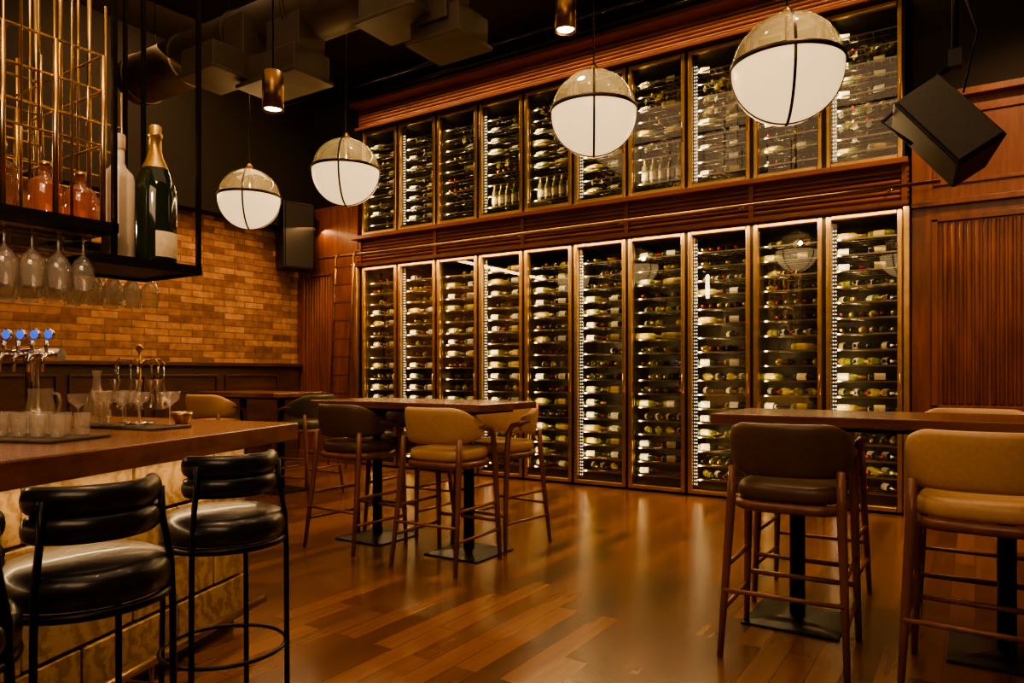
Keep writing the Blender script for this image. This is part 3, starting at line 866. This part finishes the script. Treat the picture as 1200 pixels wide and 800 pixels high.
for g, p in zip(globes, gpos):
    bm = bmesh.new(); tube(bm, [(0, 0, .31), (0, 0, ZC-p[2])], .005, 8); mk("suspension_rod", bm, M['bsteel'], g)
    l = bpy.data.lights.new("globe_bulb", 'POINT'); l.energy = 6; l.color = (1,.74,.42); l.shadow_soft_size = .03
    lo = bpy.data.objects.new("globe_bulb_light", l); COL.objects.link(lo); lo.location = (p[0]+.05, p[1], p[2]+.12)

def cyl_lamp(loc, label):
    r = thing("cylinder_pendant", label, "lamp", loc, group="cylinder spot pendants")
    bm = bmesh.new(); lathe(bm, [(.052, .012), (.062, 0), (.066, 0), (.066, .24), (.05, .25), (0, .25)], 28); mk("housing", bm, M['housing'], r)
    bm = bmesh.new(); lathe(bm, [(0, .012), (.052, .012)], 28); mk("lamp_face", bm, M['bulb'], r)
    bm = bmesh.new(); tube(bm, [(0, 0, .25), (0, 0, ZC-loc[2])], .006, 8); mk("suspension_rod", bm, M['bsteel'], r)
cyl_lamp((-3.785, 3.03, 2.97), "bronze cylinder downlight hanging on a thin rod")
cyl_lamp((-2.16, 3.96, 3.43), "bronze cylinder downlight above the globe pendants")

bb = thing("bulb_chandelier", "dark beam with small warm bulbs hanging over the bar", "lamp", (-5.0, -1.0, 3.75))
bm = bmesh.new(); box(bm, (0, 0, 0), (2.9, .06, .05))
for x in (-1.3, 1.3): tube(bm, [(x, 0, 0), (x, 0, ZC-3.75)], .008, 8)
mk("beam", bm, M['bsteel'], bb)
random.seed(11)
for k in range(26):
    x = -1.4+.112*k; L = random.uniform(.25, .7)
    bm = bmesh.new(); tube(bm, [(x, 0, 0), (x, 0, -L)], .003, 6); mk("cord", bm, M['bsteel'], bb)
    bm = bmesh.new(); lathe(bm, [(0, -L-.11), (.035, -L-.095), (.045, -L-.055), (.025, -L-.01), (.008, -L), (0, -L)], 12); mk("bulb", bm, M['bulb'], bb, smooth=True)

# ------------------------------------------------------------------ ducts
dt = thing("ventilation_duct", "dull metal round ventilation duct with square outlets below the ceiling", "duct", (-4.2, 3.85, 4.1))
bm = bmesh.new(); tube(bm, [(-2.6, 0, .0), (1.6, 0, 0)], .22, 28)
for k in range(6): tube(bm, [(-2.5+.75*k, 0, 0), (-2.47+.75*k, 0, 0)], .232, 28)
mk("pipe", bm, M['duct'], dt)
for (x, y, s, w) in ((.84, -.07, -.28, .5), (1.12, .11, -.44, .42), (-.25, -.18, -.51, .62), (-.69, -.46, -.46, .4)):
    bm = bmesh.new(); box(bm, (x, y, s), (w, .34, .2)); box(bm, (x, y, s+.02-.12), (w+.05, .39, .03)); box(bm, (x, y*.4, s*.5), (w*.6, .26, abs(s)))
    mk("outlet", bm, M['duct'], dt, bevel=.006)
for x in (-2.3, -1.2, 1.2):
    bm = bmesh.new(); tube(bm, [(x, 0, .2), (x, 0, ZC-4.1)], .006, 6); mk("hanger", bm, M['bsteel'], dt)
cd = thing("conduit_run", "thin dark cable conduits running beneath the ceiling", "conduit", (-3, 3, ZC))
for k, pts in enumerate((
    [(-5.5, 3.2, -1.1), (-3.6, 3.2, -1.1), (-3.3, 3.2, -1.15), (-3.1, 3.1, -1.35), (-2.8, 2.9, -1.4), (-2.2, 2.8, -1.38), (-1.9, 2.8, -1.2), (-1.8, 2.8, -.02)],
    [(-4.6, 2.4, -.02), (-4.6, 2.4, -1.3), (-4.4, 2.5, -1.5), (-4.0, 2.7, -1.55), (-3.5, 3.3, -1.5), (-3.3, 3.5, -1.2), (-3.3, 3.5, -.02)],
    [(-6.8, 5.6, -1.0), (-1.0, 5.6, -1.0), (1.6, 5.6, -1.0)], [(-6.8, 5.75, -1.05), (1.6, 5.75, -1.05)],
    [(.3, 5.2, -.02), (.3, 5.2, -1.8), (.6, 5.2, -2.0), (1.6, 5.2, -2.0)])):
    bm = bmesh.new(); tube(bm, [(x+3, y-3, z) for x, y, z in pts], .014, 8); mk("conduit", bm, M['bsteel'], cd)

# ------------------------------------------------------------------ loudspeakers
sp = thing("loudspeaker", "black tilted loudspeaker hanging from a ceiling bracket", "speaker", (-.16, 4.90, 2.69))
R = Euler((math.radians(-20), math.radians(-33), math.radians(25))).to_matrix()
bm = bmesh.new()
pr = [(-.15, -.15), (.15, -.15), (.11, .15), (-.11, .15)]
a = [bm.verts.new(R @ Vector((x, y, -.27))) for x, y in pr]; b = [bm.verts.new(R @ Vector((x, y, .27))) for x, y in pr]
bm.faces.new(a); bm.faces.new(b)
for k in range(4): bm.faces.new((a[k], a[(k+1)%4], b[(k+1)%4], b[k]))
mk("enclosure", bm, M['bsteel'], sp, bevel=.012)
bm = bmesh.new(); box(bm, R @ Vector((0, -.155, 0)), (.27, .012, .50), rot=R); mk("grille", bm, M['grille'], sp, bevel=.004)
bm = bmesh.new()
tube(bm, [R @ Vector((-.165, 0, .05)), R @ Vector((-.18, .03, .29)), Vector((.06, .05, .42)), R @ Vector((.18, .03, .29)), R @ Vector((.165, 0, .05))], .012, 8)
tube(bm, [(.06, .05, .42), (.06, .05, ZC-2.69)], .018, 10); box(bm, (.06, .05, .44), (.07, .07, .10))
tube(bm, [(.10, .1, .25), (.17, .1, .6), (.08, .06, .9)], .006, 6)
mk("bracket", bm, M['bsteel'], sp)
s2 = thing("loudspeaker", "black wall loudspeaker in the corner above the brickwork", "speaker", (-8.26, 7.0, 3.25))
bm = bmesh.new(); box(bm, (0, 0, 0), (.34, .46, .95), -.35); mk("enclosure", bm, M['bsteel'], s2, bevel=.015)
bm = bmesh.new(); box(bm, Matrix.Rotation(-.35, 3, 'Z') @ Vector((.175, 0, 0)), (.012, .40, .88), -.35); mk("grille", bm, M['grille'], s2)
bm = bmesh.new(); box(bm, (-.22, 0, 0), (.24, .08, .12)); mk("bracket", bm, M['bsteel'], s2)

# ------------------------------------------------------------------ lights
def area(loc, rot, sx, sy, e, col=(1,.62,.28), spread=180):
    l = bpy.data.lights.new("area", 'AREA'); l.shape = 'RECTANGLE'; l.size = sx; l.size_y = sy; l.energy = e; l.color = col
    l.spread = math.radians(spread)
    o = bpy.data.objects.new("area_light", l); COL.objects.link(o); o.location = loc; o.rotation_euler = rot; return o
def aim(o, tgt):
    d = Vector(tgt)-o.location; o.rotation_euler = d.to_track_quat('-Z', 'Y').to_euler()
def spot(loc, tgt, e, ang=60, col=(1,.62,.30), r=.05, blend=.6):
    l = bpy.data.lights.new("spot", 'SPOT'); l.energy = e; l.color = col; l.spot_size = math.radians(ang); l.spot_blend = blend; l.shadow_soft_size = r
    o = bpy.data.objects.new("spot_light", l); COL.objects.link(o); o.location = loc; aim(o, tgt); return o
WARM = (1, .61, .31)
for i in range(10):
    cx = -.575+.04-W*(i+.5)
    for z, h, e in ((1.40, 2.5, 8.5 if i % 2 == 0 else 6), (3.95, 1.3, 5.5 if i % 2 == 0 else 4)):
        o = area((cx-.222, YN+.05, z), (0,0,0), h, .02, e, (1,.70,.32))
        zdir = -Vector((.75, 1, 0)).normalized(); xdir = Vector((0,0,1)); ydir = zdir.cross(xdir)
        o.rotation_euler = Matrix((xdir, ydir, zdir)).transposed().to_euler()
area(((XA+XB)/2, 7.22, 2.80), (math.radians(-14),0,0), 6.8, .03, 85, (1,.65,.29))
area(((XA+XB)/2, 7.18, 4.98), (math.radians(-14),0,0), 6.8, .03, 38, (1,.63,.29))
area(((XA+XB)/2, 7.05, 3.45), (math.radians(-28),0,0), 6.8, .05, 20, (1,.59,.27))
area((-8.05, 4.2, 3.38), (0, math.radians(-18), 0), .1, 6.5, 38, (1,.56,.24))
o = area((-6.6, 4.4, 4.6), (0,0,0), 1.5, 3, 60, (1,.56,.25)); aim(o, (-8.6, 4.6, 1.9))
p = A2+u*1.3+nrm*.12
o = area((p.x, p.y, .92), (0,0,rz), 2.6, .03, 6, (1,.66,.32))
o = area((p.x+.3, p.y+.1, 4.6), (0,0,0), .6, .6, 20, WARM); aim(o, (p.x-.5, p.y, 1))
for (x, y, e) in ((-3.5, 4.1, 110), (-.4, 3.9, 125), (-1.9, 3.0, 36), (-2.0, 5.9, 45), (-5.0, 5.6, 45), (.6, 5.9, 80), (-6.8, 5.2, 60), (-1.3, 1.4, 30), (1.2, 3.4, 50)):
    spot((x, y, 5.2), (x, y, 0), e, 75, WARM, .08)
spot((-3.785, 3.03, 2.96), (-3.785, 3.03, 0), 25, 90, WARM, .05)
spot((-2.16, 3.96, 3.42), (-2.16, 3.96, 0), 30, 90, WARM, .05)
spot((-4.6, 1.6, 4.9), (-3.4, 1.8, 1.0), 75, 40, WARM, .05)
spot((-1.2, 1.0, 3.4), (-2.8, 1.45, 1.95), 28, 45, WARM, .05)  # added spot, no fixture, brightens the bottles on the rack
spot((-1.5, .3, 2.6), (-3.1, 1.3, 1.62), 50, 50, (1,.68,.40), .05)  # added spot, no fixture, lights the hung glasses from the front
spot((-4.3, .6, 2.2), (-3.0, 1.3, 1.65), 50, 60, (1,.68,.40), .03)  # added backlight, no fixture, makes the hung glasses stand out
spot((.9, 5.0, 5.2), (.4, 7.35, 2.0), 320, 65, (1,.56,.27), .05)
spot((-7.2, 5.6, 5.2), (-8.0, 7.35, 2.0), 105, 50, (1,.55,.26), .05)
area((-2.5, 2.0, 5.3), (0,0,0), 7, 5, 68, (1,.62,.34))  # added broad warm fill under the ceiling, not a fixture of the room
area((.5, -1.5, 3.8), (math.radians(55), 0, math.radians(25)), 3, 1.5, 54, (1,.62,.34))  # added soft fill from behind the camera, lifts the shadows
w = bpy.data.worlds.new("world"); S.world = w; w.use_nodes = True
w.node_tree.nodes["Background"].inputs[0].default_value = (.02, .012, .006, 1); w.node_tree.nodes["Background"].inputs[1].default_value = .5

# ------------------------------------------------------------------ camera
cam = bpy.data.cameras.new("camera"); cam.lens = 25.2; cam.sensor_width = 36; cam.shift_y = 38/1200
co = bpy.data.objects.new("camera", cam); COL.objects.link(co); co.location = (0, 0, 1.28)
co.rotation_euler = (math.radians(90), 0, math.radians(32.88)); cam.clip_start = .05
S.camera = co
S.view_settings.view_transform = 'AgX'
S.view_settings.look = 'AgX - Medium High Contrast'
S.view_settings.exposure = .36
